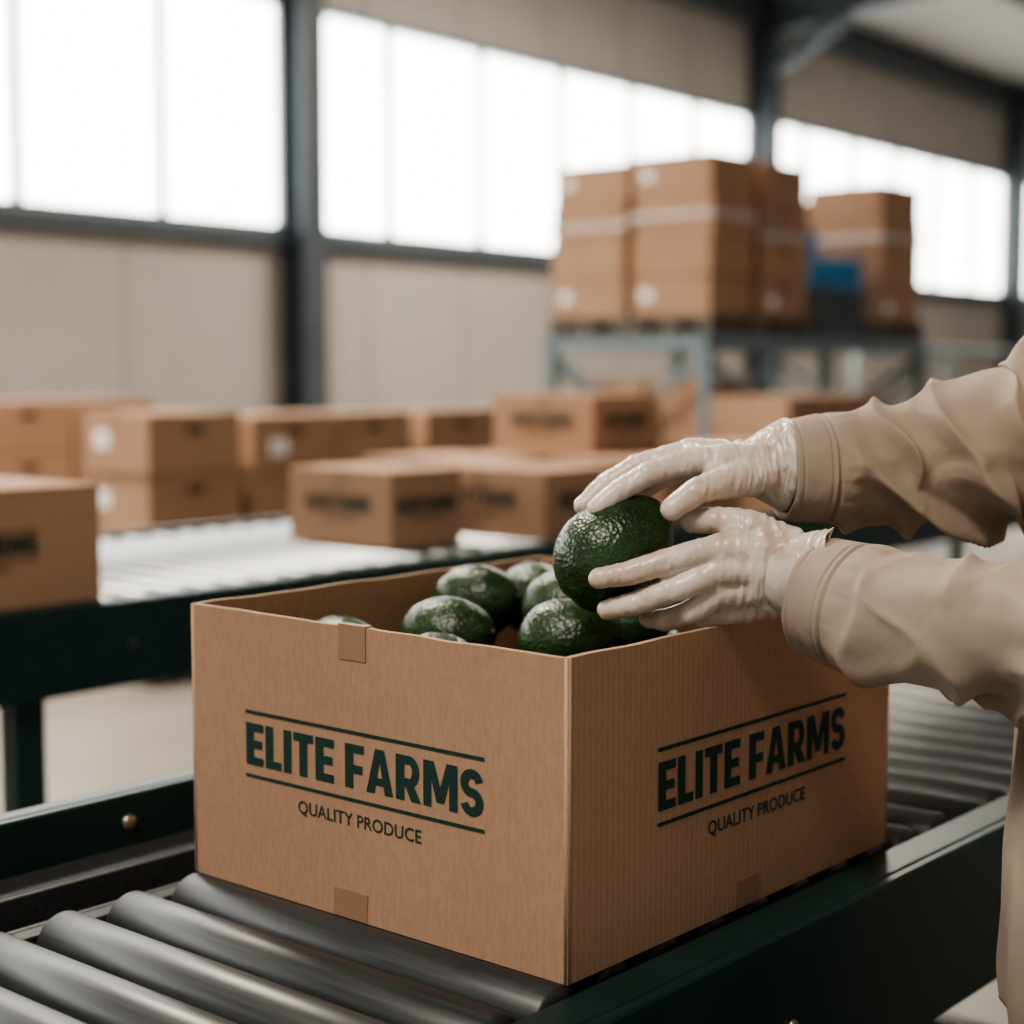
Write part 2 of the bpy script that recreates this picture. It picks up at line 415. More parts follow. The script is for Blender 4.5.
m.box((-1.292, -0.75, 0.695), (-1.245, 3.4, 0.703), 1); m.box((-1.245, -0.75, 0.690), (-1.237, 3.4, 0.728), 0); m.box((-1.237, -0.75, 0.720), (-1.2165, 3.4, 0.728), 0)
m.obj('deck_ledge', [M_roll, M_green], near, 0.002, 2)
m = MB()
for yy in np.arange(-0.6, 3.3, 0.42):
    m.tube((-1.350, yy-.09, 0.762), (-1.340, yy-.09, 0.762), [(0, .008), (.001, .0085), (.003, .0085), (.0055, .006), (.006, .002)], 20)
    m.tube((-0.700, yy+.10, 0.665), (-0.69, yy+.10, 0.665), [(0, .006), (.001, .0065), (.003, .0065), (.0055, .004), (.006, .002)], 16)
    m.tube((-0.700, yy+.135, 0.650), (-0.69, yy+.135, 0.650), [(0, .005), (.001, .0055), (.003, .0055), (.005, .003), (.0055, .002)], 16)
m.obj('rail_bolts', [M_bolt], near)

# ------------------------------------------------------------------ back conveyor
back = conveyor('roller_conveyor', -3.47, -2.43, -1.6, 7.4, 0.792, (-3.47, -3.45, .80, .65), (-2.45, -2.43, .80, .65), 0.085, 0.03, -3.42, -2.50, [-1.2, 0.1, 1.60, 3.1, 4.6, 6.0, 7.2], mat=M_roll2)
m = MB()
for xa, xb, s in ((-3.47, -3.458, 1), (-2.442, -2.43, -1)):
    m.box((xa, -1.6, 0.645), (xb, 7.4, 0.800))
m.box((-3.458, -1.6, .79), (-3.43, 7.4, .80)); m.box((-2.49, -1.6, .785), (-2.442, 7.4, .80))
m.obj('side_rails', [M_green], back, 0.003)
m = MB()
for yy in np.arange(-1.4, 7.2, 0.8): m.cyl((-2.432, yy, .72), (-2.426, yy, .72), .007, 12)
m.obj('rail_bolts', [M_slate], back)

# ------------------------------------------------------------------ hero carton
hero = root('open_cardboard_box', ((BX0+BX1)/2, (BY0+BY1)/2, BZ0))
T = 0.0055
def wall_grid(m, p0, ux, L, nin, seed, mi_out=0):
    """one corrugated side: outer sheet + inner sheet + cut top edge"""
    nx, nz = 40, 16; ux = Vector(ux); nin = Vector(nin); p0 = Vector(p0); h = BZ1-BZ0
    def off(a, c):
        return (0.0003+0.0003*noise.noise(Vector((a*6, c*4, seed))))*math.sin(math.pi*a)
    def ztop(a): return 0.0014*noise.noise(Vector((a*9, seed, 3.1)))
    o = []; i_ = []
    for k in range(nz+1):
        for j in range(nx+1):
            a = j/nx; c = k/nz; z = h*c+(ztop(a) if k == nz else 0)
            base = p0+ux*(L*a)-nin*off(a, c)+Vector((0, 0, z))
            o.append(base); i_.append(base+nin*T)
    W_ = nx+1; fo = []; fi = []
    for k in range(nz):
        for j in range(nx):
            q = (k*W_+j, k*W_+j+1, (k+1)*W_+j+1, (k+1)*W_+j)
            fo.append(q); fi.append(q[::-1])
    m.add(o, fo, 0, True); m.add(i_, fi, 1, True)
    te = []
    for j in range(nx+1): te += [o[nz*W_+j], i_[nz*W_+j]]
    m.add(te, [(2*j, 2*j+2, 2*j+3, 2*j+1) for j in range(nx)], 2)
    for j in (0, nx):
        se = []
        for k in range(nz+1): se += [o[k*W_+j], i_[k*W_+j]]
        m.add(se, [(2*k, 2*k+1, 2*k+3, 2*k+2) for k in range(nz)], 2)
m = MB()
wall_grid(m, (BX0, BY0, BZ0), (1,0,0), BX1-BX0, (0,1,0), 1.0)
wall_grid(m, (BX1, BY0, BZ0), (0,1,0), BY1-BY0, (-1,0,0), 2.0)
wall_grid(m, (BX1, BY1, BZ0), (-1,0,0), BX1-BX0, (0,-1,0), 3.0)
wall_grid(m, (BX0, BY1, BZ0), (0,-1,0), BY1-BY0, (1,0,0), 4.0)
m.box((BX0+.0008, BY0+.0008, BZ0+.0005), (BX1-.0008, BY1-.0008, BZ0+.009), 1)
m.obj('carton_body', [M_card, M_cardin, M_edge], hero, loc=hero.location)
m = MB()   # rounded folded corner
for cx, cy in ((BX0, BY0), (BX1, BY0), (BX1, BY1), (BX0, BY1)):
    sx = 1 if cx < -1 else -1; sy = 1 if cy < 1.1 else -1
    m.cyl((cx+sx*.0022, cy+sy*.0022, BZ0+.0005), (cx+sx*.0022, cy+sy*.0022, BZ1-.0003), .0028, 14, 0)
m.obj('folded_corners', [M_edge], hero, loc=hero.location)
logo(hero, (-0.985, BY0-0.0009, 0.8825), '-Y', 1.0)
logo(hero, (BX1+0.0009, 1.2200, 0.8800), '+X', 1.065)
m = MB()
def patch(p, ux, uz, n):
    p = Vector(p); ux = Vector(ux); uz = Vector(uz); n = Vector(n)
    vs = [p, p+ux, p+ux+uz, p+uz]; vs2 = [q+n*.0004 for q in vs]
    m.add(vs+vs2, [(4,5,6,7),(0,1,5,4),(1,2,6,5),(2,3,7,6),(3,0,4,7)])
patch((-1.006, BY0-.0008, .972), (.032,0,0), (0,0,.0295), (0,-1,0)); patch((-1.015, BY0-.0006, .7505), (.040,0,0), (.0015,0,.024), (0,-1,0))
m.box((-1.006, BY0-.0012, 1.0012), (-.974, BY0+.0064, 1.0018)); m.box((-1.006, BY0+.0056, .975), (-.974, BY0+.0064, 1.0014))
patch((BX1+.0006, 1.185, .7505), (0,.036,0), (0,.001,.024), (1,0,0))
m.obj('tape_tabs', [M_tape], hero)

# ------------------------------------------------------------------ avocados
def avocado_mesh(name, a, b_, seed):
    m = MB(); seg = 48; nr = 30; rings = []
    for k in range(1, nr):
        t = math.pi*k/nr; z = -a*math.cos(t)
        taper = 1.0-0.16*(z/a)          # narrower neck at +z
        r = b_*math.sin(t)*taper
        rings.append([(r*math.cos(2*math.pi*j/seg), r*math.sin(2*math.pi*j/seg), z) for j in range(seg)])
    m.loft(rings)
    vs = []
    for p in m.v:
        q = Vector(p); d = q.normalized()
        q += d*(0.0012*noise.noise(d*4+Vector((seed,0,0)))+0.0004*noise.noise(d*22+Vector((seed,0,0))))
        vs.append(tuple(q))
    m.v = vs
    m.cyl((0,0,a*0.985), (0,0,a*1.02), 0.0030, 12, 1)
    me = m.mesh(name); me.materials.append(M_avo); me.materials.append(M_wood); return me
av = [avocado_mesh('avocado_fruit', 0.050, 0.0385, s) for s in (1.0, 5.0, 9.0)]
pile = root('avocado_pile', (-0.982, 1.205, BZ0+.01))
top = [(-1.130,1.270,.974, 78,20,95), (-1.130,1.362,.968, 80,0,60), (-1.020,1.285,.978, 75,10,110), (-1.070,1.160,.958, 80,0,100),
       (-.945,1.190,.964, 82,0,110), (-.925,1.300,.970, 75,0,70), (-.838,1.350,.962, 80,0,100), (-1.135,1.082,.942, 80,0,90),
       (-1.010,1.085,.938, 85,0,75), (-.86,1.10,.925,80,0,60), (-1.035,1.385,.962,80,0,10), (-.93,1.395,.958,80,0,85), (-.826,1.245,.955,75,0,90),
       (-1.13,1.015,.92,85,0,90), (-.93,1.015,.915,85,0,90), (-.83,1.02,.915,85,0,90), (-1.03,1.015,.915,85,0,90)]
k = 1
for x, y, z, rx, ry, rz in top:
    inst(av[k % 3], 'avocado_%d' % k, pile, (x, y, z), (RAD(rx), RAD(ry), RAD(rz)), None); k += 1
for z in (0.803, 0.875):
    for ix in range(5):
        for iy in range(4):
            inst(av[k % 3], 'avocado_%d' % k, pile, (-1.148+ix*.083, 1.025+iy*.118, z), (RAD(88), 0, RAD(random.uniform(-10, 10)))); k += 1

# ------------------------------------------------------------------ hands frame
# origin at the held avocado; u = towards the worker's arms, v = up, w = across the box
UR = Vector((.7604, .6494, 0)); UW = Vector((-.6494, .7604, 0)); UZ = Vector((0,0,1))
HO = Vector((-0.857, 1.135, 1.058))+UR*0.0035
def hp(p): return HO+UR*(p[0]/1000)+UZ*(p[1]/1000)+UW*(p[2]/1000)
held = bpy.data.objects.new('avocado', avocado_mesh('avocado_held', 0.057, 0.0458, 3.0)); COL.objects.link(held)
held.location = HO
ax = (UR*0.70+UZ*0.66+UW*0.10).normalized()
held.rotation_mode = 'QUATERNION'; held.rotation_quaternion = ax.to_track_quat('Z', 'Y'); ROOTS.append(held)

worker = root('worker', (-0.43, 1.42, 0))
def glove(name, wrist, mcps, fingers, thumb, rads, extra, seed):
    m = MB()
    wc = Vector(wrist)
    for i, mc in enumerate(mcps):
        mc = Vector(mc)
        side = (Vector(mcps[0])-Vector(mcps[3])).normalized()
        wo = wc+side*(17-11.3*i)
        m.capsule(wo, mc, 16, 12.4+(0.8 if i in (1,2) else 0))
        m.capsule(wc.lerp(mc, .35)+side*(8-5*i), mc, 16, 12.2)
        if i: m.capsule(mcps[i-1], mc, 11.8, 11.8); m.capsule(wc.lerp(Vector(mcps[i-1]), .6), wc.lerp(mc, .6), 15, 15)
    for f, rd in zip(fingers, rads):
        pts = [Vector(p) for p in f]
        rr = [rd*1.20, rd*1.07, rd*0.99, rd*0.87]
        for a in range(len(pts)-1):
            m.capsule(pts[a], pts[a+1], rr[a], rr[a+1], 20)
        for a in (1, 2): m.ellipsoid(pts[a], (rr[a]*1.05,)*3, 16)
    tp = [Vector(p) for p in thumb]; tr = [16.5, 14, 11.8, 10.2]
    for a in range(3): m.capsule(tp[a], tp[a+1], tr[a], tr[a+1], 20)
    for a, c, r1, r2 in extra: m.capsule(a, c, r1, r2)
    mm = MB(); mm.add([hp(p) for p in m.v], m.f, 0, True)
    o = mm.obj(name, [M_glove], None)
    rm = o.modifiers.new('r', 'REMESH'); rm.mode = 'VOXEL'; rm.voxel_size = 0.0012; rm.use_smooth_shade = True
    sm = o.modifiers.new('s', 'SMOOTH'); sm.factor = 0.5; sm.iterations = 13
    baked(o)
    me = o.data
    nv = len(me.vertices); co = np.empty(nv*3); me.vertices.foreach_get('co', co); co = co.reshape(-1, 3)
    no = np.array([v.normal[:] for v in me.vertices])
    wv = hp(wrist)
    hd = (hp(mcps[1])-wv); hl = hd.length; hd.normalize()
    joints = [hp(f[q]) for f in fingers for q in (1, 2)]+[hp(f[0]) for f in fingers]
    dirs = [(hp(f[q+1])-hp(f[q-1])).normalized() for f in fingers for q in (1, 2)]+[(hp(f[1])-wv).normalized() for f in fingers]
    for i in range(nv):
        p = Vector(co[i]); t = (p-wv).dot(hd)/hl; al = (p-wv).dot(hd)
        # loose latex: fine crumple near the wrist, calmer over the fingers
        n_ = noise.noise(Vector((al*125, p.y*24, p.z*34+seed)))
        n3 = noise.noise(Vector((al*45+seed, p.x*55, p.z*70)))
        amp = 0.0006+0.0020*max(0, 1-t*0.95) if t < 1 else 0.0005
        d_ = amp*((1-abs(n_)*4)*0.5+(1-abs(n3)*3)*.4)
        # little creases across each knuckle
        for J, D in zip(joints, dirs):
            q = p-J; r2 = q.length_squared
            if r2 < 0.0003:
                a_ = q.dot(D); d_ += -0.0007*math.exp(-r2/0.00010)*(0.5+0.5*math.cos(a_*2*math.pi/0.0045))
        co[i] += no[i]*d_
    me.vertices.foreach_set('co', co.ravel()); me.update()
    me.polygons.foreach_set('use_smooth', [True]*len(me.polygons))
    attach(o, worker); return o

def catmull(pts, n):
    P = [Vector(p) for p in pts]; P = [P[0]*2-P[1]]+P+[P[-1]*2-P[-2]]; out = []
    m_ = len(P)-3
    for i in range(n+1):
        s = i/n*m_; k = min(int(s), m_-1); t = s-k; a, b_, c, d = P[k:k+4]
        out.append(0.5*((2*b_)+(c-a)*t+(2*a-5*b_+4*c-d)*t*t+(3*b_-a-3*c+d)*t**3))
    return out
def crest(ph, pw):
    return max(0.0, 1-math.sqrt(math.sin(ph/2)**2+0.012))**pw
def cloth_tube(name, pts, rad, mat, n=340, seg=150, fold=1.0, seed=0.0, parent=worker, amp_fn=None, cuff=0.038):
    """pts: centre line, rad: radius at each centre point; open cuff at first point"""
    rr4 = catmull([(r, 0, 0) for r in rad], n); rr4 = [q.x for q in rr4]
    C = catmull(pts, n)
    s = [0.0]
    for i in range(n): s.append(s[-1]+(C[i+1]-C[i]).length)
    tan = [(C[min(i+1, n)]-C[max(i-1, 0)]).normalized() for i in range(n+1)]
    a = tan[0].cross(UZ).normalized(); rings = []
    for i in range(n+1):
        a = (a-tan[i]*a.dot(tan[i])).normalized(); b_ = tan[i].cross(a)
        ring = []
        for j in range(seg):
            th = 2*math.pi*j/seg
            d = a*math.cos(th)+b_*math.sin(th); sv = s[i]
            env = min(1, max(0.12, (sv-cuff)/0.03))
            A = (amp_fn(sv, th) if amp_fn else 1.0)
            ct, st = math.cos(th), math.sin(th)
            q1 = noise.noise(Vector((ct*1.1+seed, st*1.1, sv*9)))
            q2 = noise.noise(Vector((ct*0.7, st*0.7+seed, sv*4.5)))
            # two families of slanting creases that fade in and out, narrow crest, broad trough
            f1 = crest(sv*2*math.pi/0.060+2.3*math.sin(th+seed)+5.5*q2, 1.6)-0.25
            f2 = crest(sv*2*math.pi/0.105-2.8*math.cos(th+seed*2)+4.5*q1, 1.8)-0.22
            w1 = min(1.3, max(0.12, 0.55+1.9*noise.noise(Vector((ct*.9+7+seed, st*.9, sv*6)))))
            w2 = min(1.4, max(0.15, 0.65+1.8*noise.noise(Vector((ct*.8-5+seed, st*.8, sv*5)))))
            dr = fold*env*A*(0.0095*f1*w1+0.0125*f2*w2)+env*A*(0.0025*q1+0.0045*q2)
            dr += 0.0020*q2
            # sewn cuff band: two stitch grooves, cloth puffs out behind it
            if sv < cuff: dr += 0.0006
            else: dr += 0.0022*math.exp(-((sv-cuff-.012)/.010)**2)*(0.5+1.1*abs(noise.noise(Vector((ct*4, st*4, seed)))))
            if abs(sv-cuff) < 0.0018: dr -= 0.0026
            if abs(sv-cuff+0.0065) < 0.0011: dr -= 0.0009
            if abs(sv-0.006) < 0.0011: dr -= 0.0008
            if sv < 0.0015: dr -= 0.0010
            ring.append(C[i]+d*(rr4[i]+dr))
        rings.append(ring)
    m = MB()
    inner = []
    for ii, off in ((30, .004), (12, .004), (3, .0035), (0, .0022)):
        inner.append([rings[ii][j]-(rings[ii][j]-C[ii]).normalized()*off for j in range(seg)])
    m.loft(inner+rings, 0, False, False)
    return m.obj(name, [mat], parent)

# ---- right hand: palm down over the top of the fruit
glove('glove_right', (146, 74, 40),
      [(71,78,8), (66,83,30), (69,80,51), (77,72,68)],
      [[(71,78,8),(27,66,-3),(3,53,-9),(-17,38,-13)],
       [(66,83,30),(20,71,24),(-7,56,20),(-27,38,14)],
       [(69,80,51),(26,65,53),(-2,46,50),(-16,22,44)],
       [(77,72,68),(42,56,70),(20,40,66),(4,20,56)]],
      [(126,64,14),(92,60,-12),(67,54,-27),(45,39,-33)], [10.2,10.2,9.6,8.6],
      [((92,60,-10),(80,74,14),12,12), ((110,64,4),(96,74,22),15,14), ((146,74,40),(196,72,50),25,28)], 3.0)
# ---- left hand: cupping the near side, thumb up
glove('glove_left', (156, -14, -52),
      [(84,9,-52), (81,-11,-56), (85,-30,-50), (93,-45,-38)],
      [[(84,9,-52),(37,-3,-58),(8,-12,-58),(-17,-17,-52)],
       [(81,-11,-56),(40,-27,-59),(13,-38,-53),(-9,-45,-41)],
       [(85,-30,-50),(58,-47,-47),(40,-55,-31),(28,-57,-12)],
       [(93,-45,-38),(72,-57,-28),(58,-62,-10),(49,-58,6)]],
      [(142,8,-46),(110,25,-40),(84,29,-27),(63,27,-14)], [10.4,10.4,9.8,8.8],
      [((108,22,-38),(88,9,-50),13,12), ((122,14,-44),(100,0,-52),17,15), ((130,-10,-50),(100,-28,-48),20,16), ((156,-14,-52),(205,-30,-95),27,29)], 11.0)

def cuff_ring(name, c0, c1, r0, r1, seed):
    """loose rolled latex cuff around the wrist, growing out of the glove"""
    c0 = hp(c0); c1 = hp(c1); d = (c1-c0).normalized(); a = d.cross(UZ).normalized(); b_ = d.cross(a); L = (c1-c0).length
    rings = []; seg = 120; n = 40
    for i in range(n+1):
        t = i/n; rb = (r0+(r1-r0)*t**0.55)/1000
        ring = []
        for j in range(seg):
            th = 2*math.pi*j/seg
            w = noise.noise(Vector((math.cos(th)*1.2, math.sin(th)*1.2, t*1.0+seed)))
            w2 = noise.noise(Vector((math.cos(th)*3.5, math.sin(th)*3.5, t*1.5+seed)))
            rr = rb*(1+t*(0.07*w+0.02*w2))+0.0014*(1-2*abs(noise.noise(Vector((math.cos(th)*2, math.sin(th)*2+seed, t*8)))))*t
            ring.append(c0+d*(L*t+0.006*w*t)+a*math.cos(th)*rr*0.95+b_*math.sin(th)*rr*1.05)
        rings.append(ring)
    for dr in (0.0010, 0.0014, 0.0010, -0.0004):
        base = rings[n]; cc = c1
        rings.append([p+(p-cc).normalized()*dr+d*(0.0010 if dr > 0 else -.0004)*len(rings)/n for p in base])
    inner = [[p-(p-(c0+d*(L*i/n))).normalized()*0.0012 for p in rings[i]] for i in range(n, 4, -5)]
    m = MB(); m.loft(rings+inner, 0, False, False)
    return m.obj(name, [M_glove], worker)
cuff_ring('glove_cuff_right', (112,71,32), (147,71,41), 12, 37, 2.0)
cuff_ring('glove_cuff_left', (122,-10,-49), (164,-18,-60), 17, 41, 6.0)

# ---- sleeves
def e_amp(c, wdt, base=0.5, pk=1.3):
    return lambda s, th: base+pk*math.exp(-((s-c)/wdt)**2)
cloth_tube('sleeve_right', [hp(p) for p in ((148,67,44),(188,67,52),(262,69,66),(335,86,64),(392,106,60),(500,205,62),(600,300,70),(640,330,75))],
           [.0425,.048,.0560,.067,.075,.077,.080,.08], M_cloth, fold=1.45, seed=2.0, amp_fn=e_amp(.20,.11,.85,.5))
cloth_tube('sleeve_left', [hp(p) for p in ((166,-30,-58),(194,-37,-88),(224,-43,-118),(292,-39,-185),(351,-31,-228),(378,70,-240),(385,200,-235),(387,320,-230))],
           [.050,.0535,.0560,.056,.061,.068,.075,.08], M_cloth, fold=1.7, seed=5.3, amp_fn=e_amp(.14,.10,.85,.4))

# ---- jacket body
def body_loft(name, spec, mat, seed=0, amp=0.006, cap=True, parent=worker, cx=-0.43, cy=1.42, seg=90, sub=10):
    keys = catmull([(z, hw, hd) for z, hw, hd, *_ in spec], (len(spec)-1)*sub)
    rings = []
    for z, hw, hd in [tuple(k_) for k_ in keys]:
        ring = []
        for j in range(seg):
            th = 2*math.pi*j/seg; c, s_ = math.cos(th), math.sin(th)
            pw = 0.88
            x = hd*math.copysign(abs(c)**pw, c); y = hw*math.copysign(abs(s_)**pw, s_)
            q = noise.noise(Vector((c*1.6+seed, s_*1.6, z*4)))
            q2 = abs(noise.noise(Vector((c*3+seed, s_*3, z*2.5))))
            k_ = 1+(amp*(q*1.4-q2*1.6))/max(hw, .05)
            ring.append((cx+x*k_, cy+y*k_, z))
        rings.append(ring)
    m = MB(); m.loft(rings, 0, cap, cap); return m.obj(name, [mat], parent)
body_loft('jacket_body', [(.70,.230,.163),(.74,.234,.165),(.85,.230,.160),(.98,.220,.150),(1.10,.222,.150),(1.22,.230,.153),(1.33,.226,.145),(1.40,.19,.125),(1.45,.11,.09),(1.475,.075,.075)], M_cloth, 1.0, 0.012)
m = MB()
rg = []
for z, r in ((1.455,.072),(1.50,.078),(1.505,.074),(1.46,.066)):
    rg.append([(-0.43+r*math.cos(2*math.pi*j/40), 1.42+r*1.05*math.sin(2*math.pi*j/40), z-0.015*math.cos(2*math.pi*j/40+math.pi)) for j in range(40)])
m.loft(rg, 0, False, False); m.obj('jacket_collar', [M_cloth], worker)
m = MB(); m.box((-0.600, 1.40, 0.72), (-0.582, 1.435, 1.20)); m.obj('jacket_placket', [M_cloth], worker, 0.004)
for nme, yy in (('trouser_leg_left', 1.31), ('trouser_leg_right', 1.53)):
    body_loft(nme, [(.05,.062,.068),(.10,.066,.072),(.30,.07,.078),(.50,.075,.08),(.70,.09,.10),(.86,.105,.13)], M_trouser, yy, .008, cy=yy)
    m = MB(); m.ellipsoid((-0.50, yy, .045), (.135,.048,.045), 28); m.ellipsoid((-0.42, yy, .07), (.055,.046,.065), 24); m.box((-0.62, yy-.045, 0), (-0.37, yy+.045, .022))
    m.obj('boot', [M_shoe], worker, .004)
# head looking down at the fruit
m = MB(); hc = Vector((-0.47, 1.40, 1.635)); rot = Matrix.Rotation(RAD(-18), 3, 'Y')
def hd(p): return hc+rot @ Vector(p)
m.capsule((-0.43,1.42,1.42), (-0.455,1.405,1.58), .058, .055, 28)
m.ellipsoid(hd((0.01,0,.02)), (.098,.077,.105), 32, rot); m.ellipsoid(hd((-.035,0,-.05)), (.062,.058,.07), 28, rot)
m.capsule(hd((-.092,0,.015)), hd((-.112,0,-.022)), .008, .0135, 14); m.ellipsoid(hd((-.082,0,.035)), (.015,.055,.012), 20, rot)
for s_ in (-1, 1):
    m.ellipsoid(hd((.005,s_*.078,.0)), (.018,.010,.032), 18, rot); m.ellipsoid(hd((-.070,s_*.042,-.02)), (.022,.022,.02), 16, rot)
m.capsule(hd((-.090,-.018,-.055)), hd((-.090,.018,-.055)), .008, .008, 12)
m.capsule(hd((-.086,-.016,-.066)), hd((-.086,.016,-.066)), .008, .008, 12)
ho = m.obj('head', [M_skin], None); rm = ho.modifiers.new('r', 'REMESH'); rm.mode = 'VOXEL'; rm.voxel_size = .003; rm.use_smooth_shade = True
sm = ho.modifiers.new('s', 'SMOOTH'); sm.iterations = 6; baked(ho); attach(ho, worker)
m = MB()
for s_ in (-1, 1): m.ellipsoid(hd((-.079,s_*.031,.012)), (.012,.013,.009), 16, rot)
m.obj('eyes', [M_eye], worker)
m = MB(); m.ellipsoid(hd((.022,0,.042)), (.102,.086,.098), 32, rot); m.ellipsoid(hd((.05,0,-.01)), (.065,.078,.075), 24, rot); m.obj('hair', [M_hair], worker)

# ------------------------------------------------------------------ cartons
def carton(parent, lo, hi, hole=True, label=None, logok=None, tape=True, name='carton'):
    x0, y0, z0 = lo; x1, y1, z1 = hi; m = MB(); e = 0.0015
    m.box(lo, (x1, y1, z1-.004), 0)
    g = .002; xm = (x0+x1)/2
    m.box((x0, y0, z1-.004), (xm-g, y1, z1), 0); m.box((xm+g, y0, z1-.004), (x1, y1, z1), 0)
    if tape:
        m.box((xm-.025, y0-e, z1), (xm+.025, y1+e, z1+.0012), 2)
        m.box((xm-.025, y0-e, z1-.05), (xm+.025, y0, z1+.0012), 2)
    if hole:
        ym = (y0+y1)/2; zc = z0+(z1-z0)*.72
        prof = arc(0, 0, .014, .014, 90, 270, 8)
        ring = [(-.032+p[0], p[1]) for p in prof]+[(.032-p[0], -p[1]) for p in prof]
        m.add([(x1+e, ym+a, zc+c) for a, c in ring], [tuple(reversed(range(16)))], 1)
    if label:
        for f in label:
            if f == '-Y': m.box((x0+.06, y0-e, z0+.09), (x0+.15, y0, z0+.16), 3)
            elif f == '+X': m.box((x1, y0+.08, z0+.06), (x1+e, y0+.18, z0+.13), 3)
    o = m.obj(name, [M_cardfar, M_black, M_tape, M_white], parent, 0.004, 2)
    if logok:
        logo(parent, (xm, y0-e-.002, (z0+z1)/2+.01), '-Y', logok); logo(parent, (x1+e+.002, (y0+y1)/2, (z0+z1)/2+.01), '+X', logok*.9)
    return o
ZB = 0.7925
def single(lo, hi, **kw):
    r = root('cardboard_box', ((lo[0]+hi[0])/2, (lo[1]+hi[1])/2, lo[2])); carton(r, lo, hi, **kw); return r
single((-2.93,1.28,ZB), (-2.50,1.785,ZB+.212), hole=False, logok=.95)
single((-3.035,2.72,ZB), (-2.69,2.96,ZB+.178), hole=False, logok=.78)
single((-2.99,3.12,ZB), (-2.56,3.46,ZB+.165), hole=False, logok=.9)
single((-3.42,3.35,ZB), (-3.02,3.72,ZB+.165), hole=False, logok=.8)
single((-3.40,3.82,ZB), (-2.98,4.24,ZB+.165), hole=False, logok=.8)
single((-3.37,3.86,ZB+.167), (-2.985,4.18,ZB+.335), hole=False, logok=.85)
single((-2.95,3.60,ZB), (-2.55,3.98,ZB+.165), hole=False, logok=.8)
single((-2.93,4.15,ZB), (-2.52,4.55,ZB+.19), hole=False, logok=.8)
def pallet(m, x0, x1, y0, y1, z0):
    nb = 5
    for i in range(nb):
        a = x0+(x1-x0-.1)*i/(nb-1); m.box((a, y0, z0+.098), (a+.1, y1, z0+.118), 0)
    for yy in (y0, (y0+y1)/2-.05, y1-.1):
        m.box((x0, yy, z0+.078), (x1, yy+.1, z0+.098), 0)
        for xx in (x0, (x0+x1)/2-.05, x1-.1): m.box((xx, yy, z0+.02), (xx+.1, yy+.1, z0+.078), 0)
        m.box((x0, yy, z0), (x1, yy+.1, z0+.02), 0)
def stack(x0, y0, z0, nx, ny, nz, bx, by, bz, labels=(), wrap=False, holes=True):
    r = root('carton_stack', (x0+nx*bx/2, y0+ny*by/2, z0)); m = MB()
    pallet(m, x0-.01, x0+nx*bx+.01, y0-.01, y0+ny*by+.01, z0); m.obj('pallet', [M_wood], r)
    k = 0
    for c in range(nz):
        for a in range(nx):
            for b_ in range(ny):
                j1, j2 = random.uniform(-.010, .010), random.uniform(-.010, .010)
                lb = []
                if (a, b_, c) in labels: lb = labels[(a, b_, c)]
                x = x0+a*bx+.014+j1; y = y0+b_*by+.014+j2; z = z0+.1185+c*bz
                carton(r, (x, y, z), (x+bx-.028, y+by-.028, z+bz-.004), hole=holes, label=lb, name='carton_%d' % k); k += 1
    if wrap:
        m = MB()
        for zz in wrap:
            X0, X1, Y0, Y1 = x0-.004, x0+nx*bx+.004, y0-.004, y0+ny*by+.004
            rg = [[(X0, Y0, z), (X1, Y0, z), (X1, Y1, z), (X0, Y1, z)] for z in (zz-.018, zz+.018)]
            m.loft(rg, 0, False, False, smooth=False)
        m.obj('strapping_band', [M_strap], r)
    return r
M_strap = noisy('strapping_film', (0.52, 0.45, 0.39), (0.62, 0.55, 0.48), 12, 0.5)
# low stacks on the floor behind the second conveyor
stack(-5.47, 3.82, 0, 1, 1, 4, .42, .47, .23, {(0,0,3): ['-Y'], (0,0,2): ['-Y']})
stack(-5.47, 4.34, 0, 1, 2, 4, .42, .47, .225, {(0,0,3): ['+X'], (0,1,2): ['+X']})
stack(-5.47, 5.34, 0, 1, 2, 4, .42, .50, .225)
stack(-5.42, 6.42, 0, 1, 1, 4, .46, .60, .225)
stack(-7.0, 4.05, 0, 1, 2, 4, .48, .48, .235)
stack(-7.2, 3.0, 0, 1, 1, 4, .48, .48, .235)
stack(-4.9, 7.3, 0, 1, 2, 4, .5, .5, .235)
# steel mezzanine rack
rk = root('storage_rack', (-6.2, 9.75, 0)); m = MB(); X0, X1, Y0, Y1, ZD = -6.85, -5.58, 8.34, 11.15, 1.40
for x in (X0, X1-.07):
    for y in (Y0, (Y0+Y1)/2, Y1-.07):
        m.box((x, y, .01), (x+.07, y+.07, ZD-.09)); m.box((x-.03, y-.03, 0), (x+.10, y+.10, .01))
for x in (X0, X1-.05): m.box((x, Y0, ZD-.09), (x+.05, Y1, ZD-.02))
for y in (Y0, Y1-.05, (Y0+Y1)/2): m.box((X0, y, ZD-.09), (X1, y+.05, ZD-.02))
for i in range(14):
    x = X0+.02+i*(X1-X0-.08)/13; m.box((x, Y0, ZD-.02), (x+.05, Y1, ZD))
for y in (Y0+.03, Y1-.04):
    m.beam((X0+.03, y, .45), (X1-.04, y, 1.28), .03, .045); m.beam((X0+.03, y+.03, 1.28), (X1-.04, y+.03, .45), .03, .045)
ym = (Y0+Y1)/2
for x in (X1-.02, X0+.02):
    m.beam((x, Y0+.05, 1.25), (x, ym, .5), .03, .045); m.beam((x, ym+.05, .5), (x, Y1-.05, 1.25), .03, .045)
m.obj('rack_frame', [M_rack], rk, .003)
stack(-6.83, 8.38, ZD, 1, 1, 4, .60, .56, .238, {(0,0,0): ['-Y'], (0,0,3): ['-Y']}, wrap=(2.08,), holes=False)
stack(-6.20, 8.38, ZD, 1, 1, 4, .60, .50, .243, {(0,0,0): ['-Y'], (0,0,3): ['-Y']}, wrap=(2.12,), holes=False)
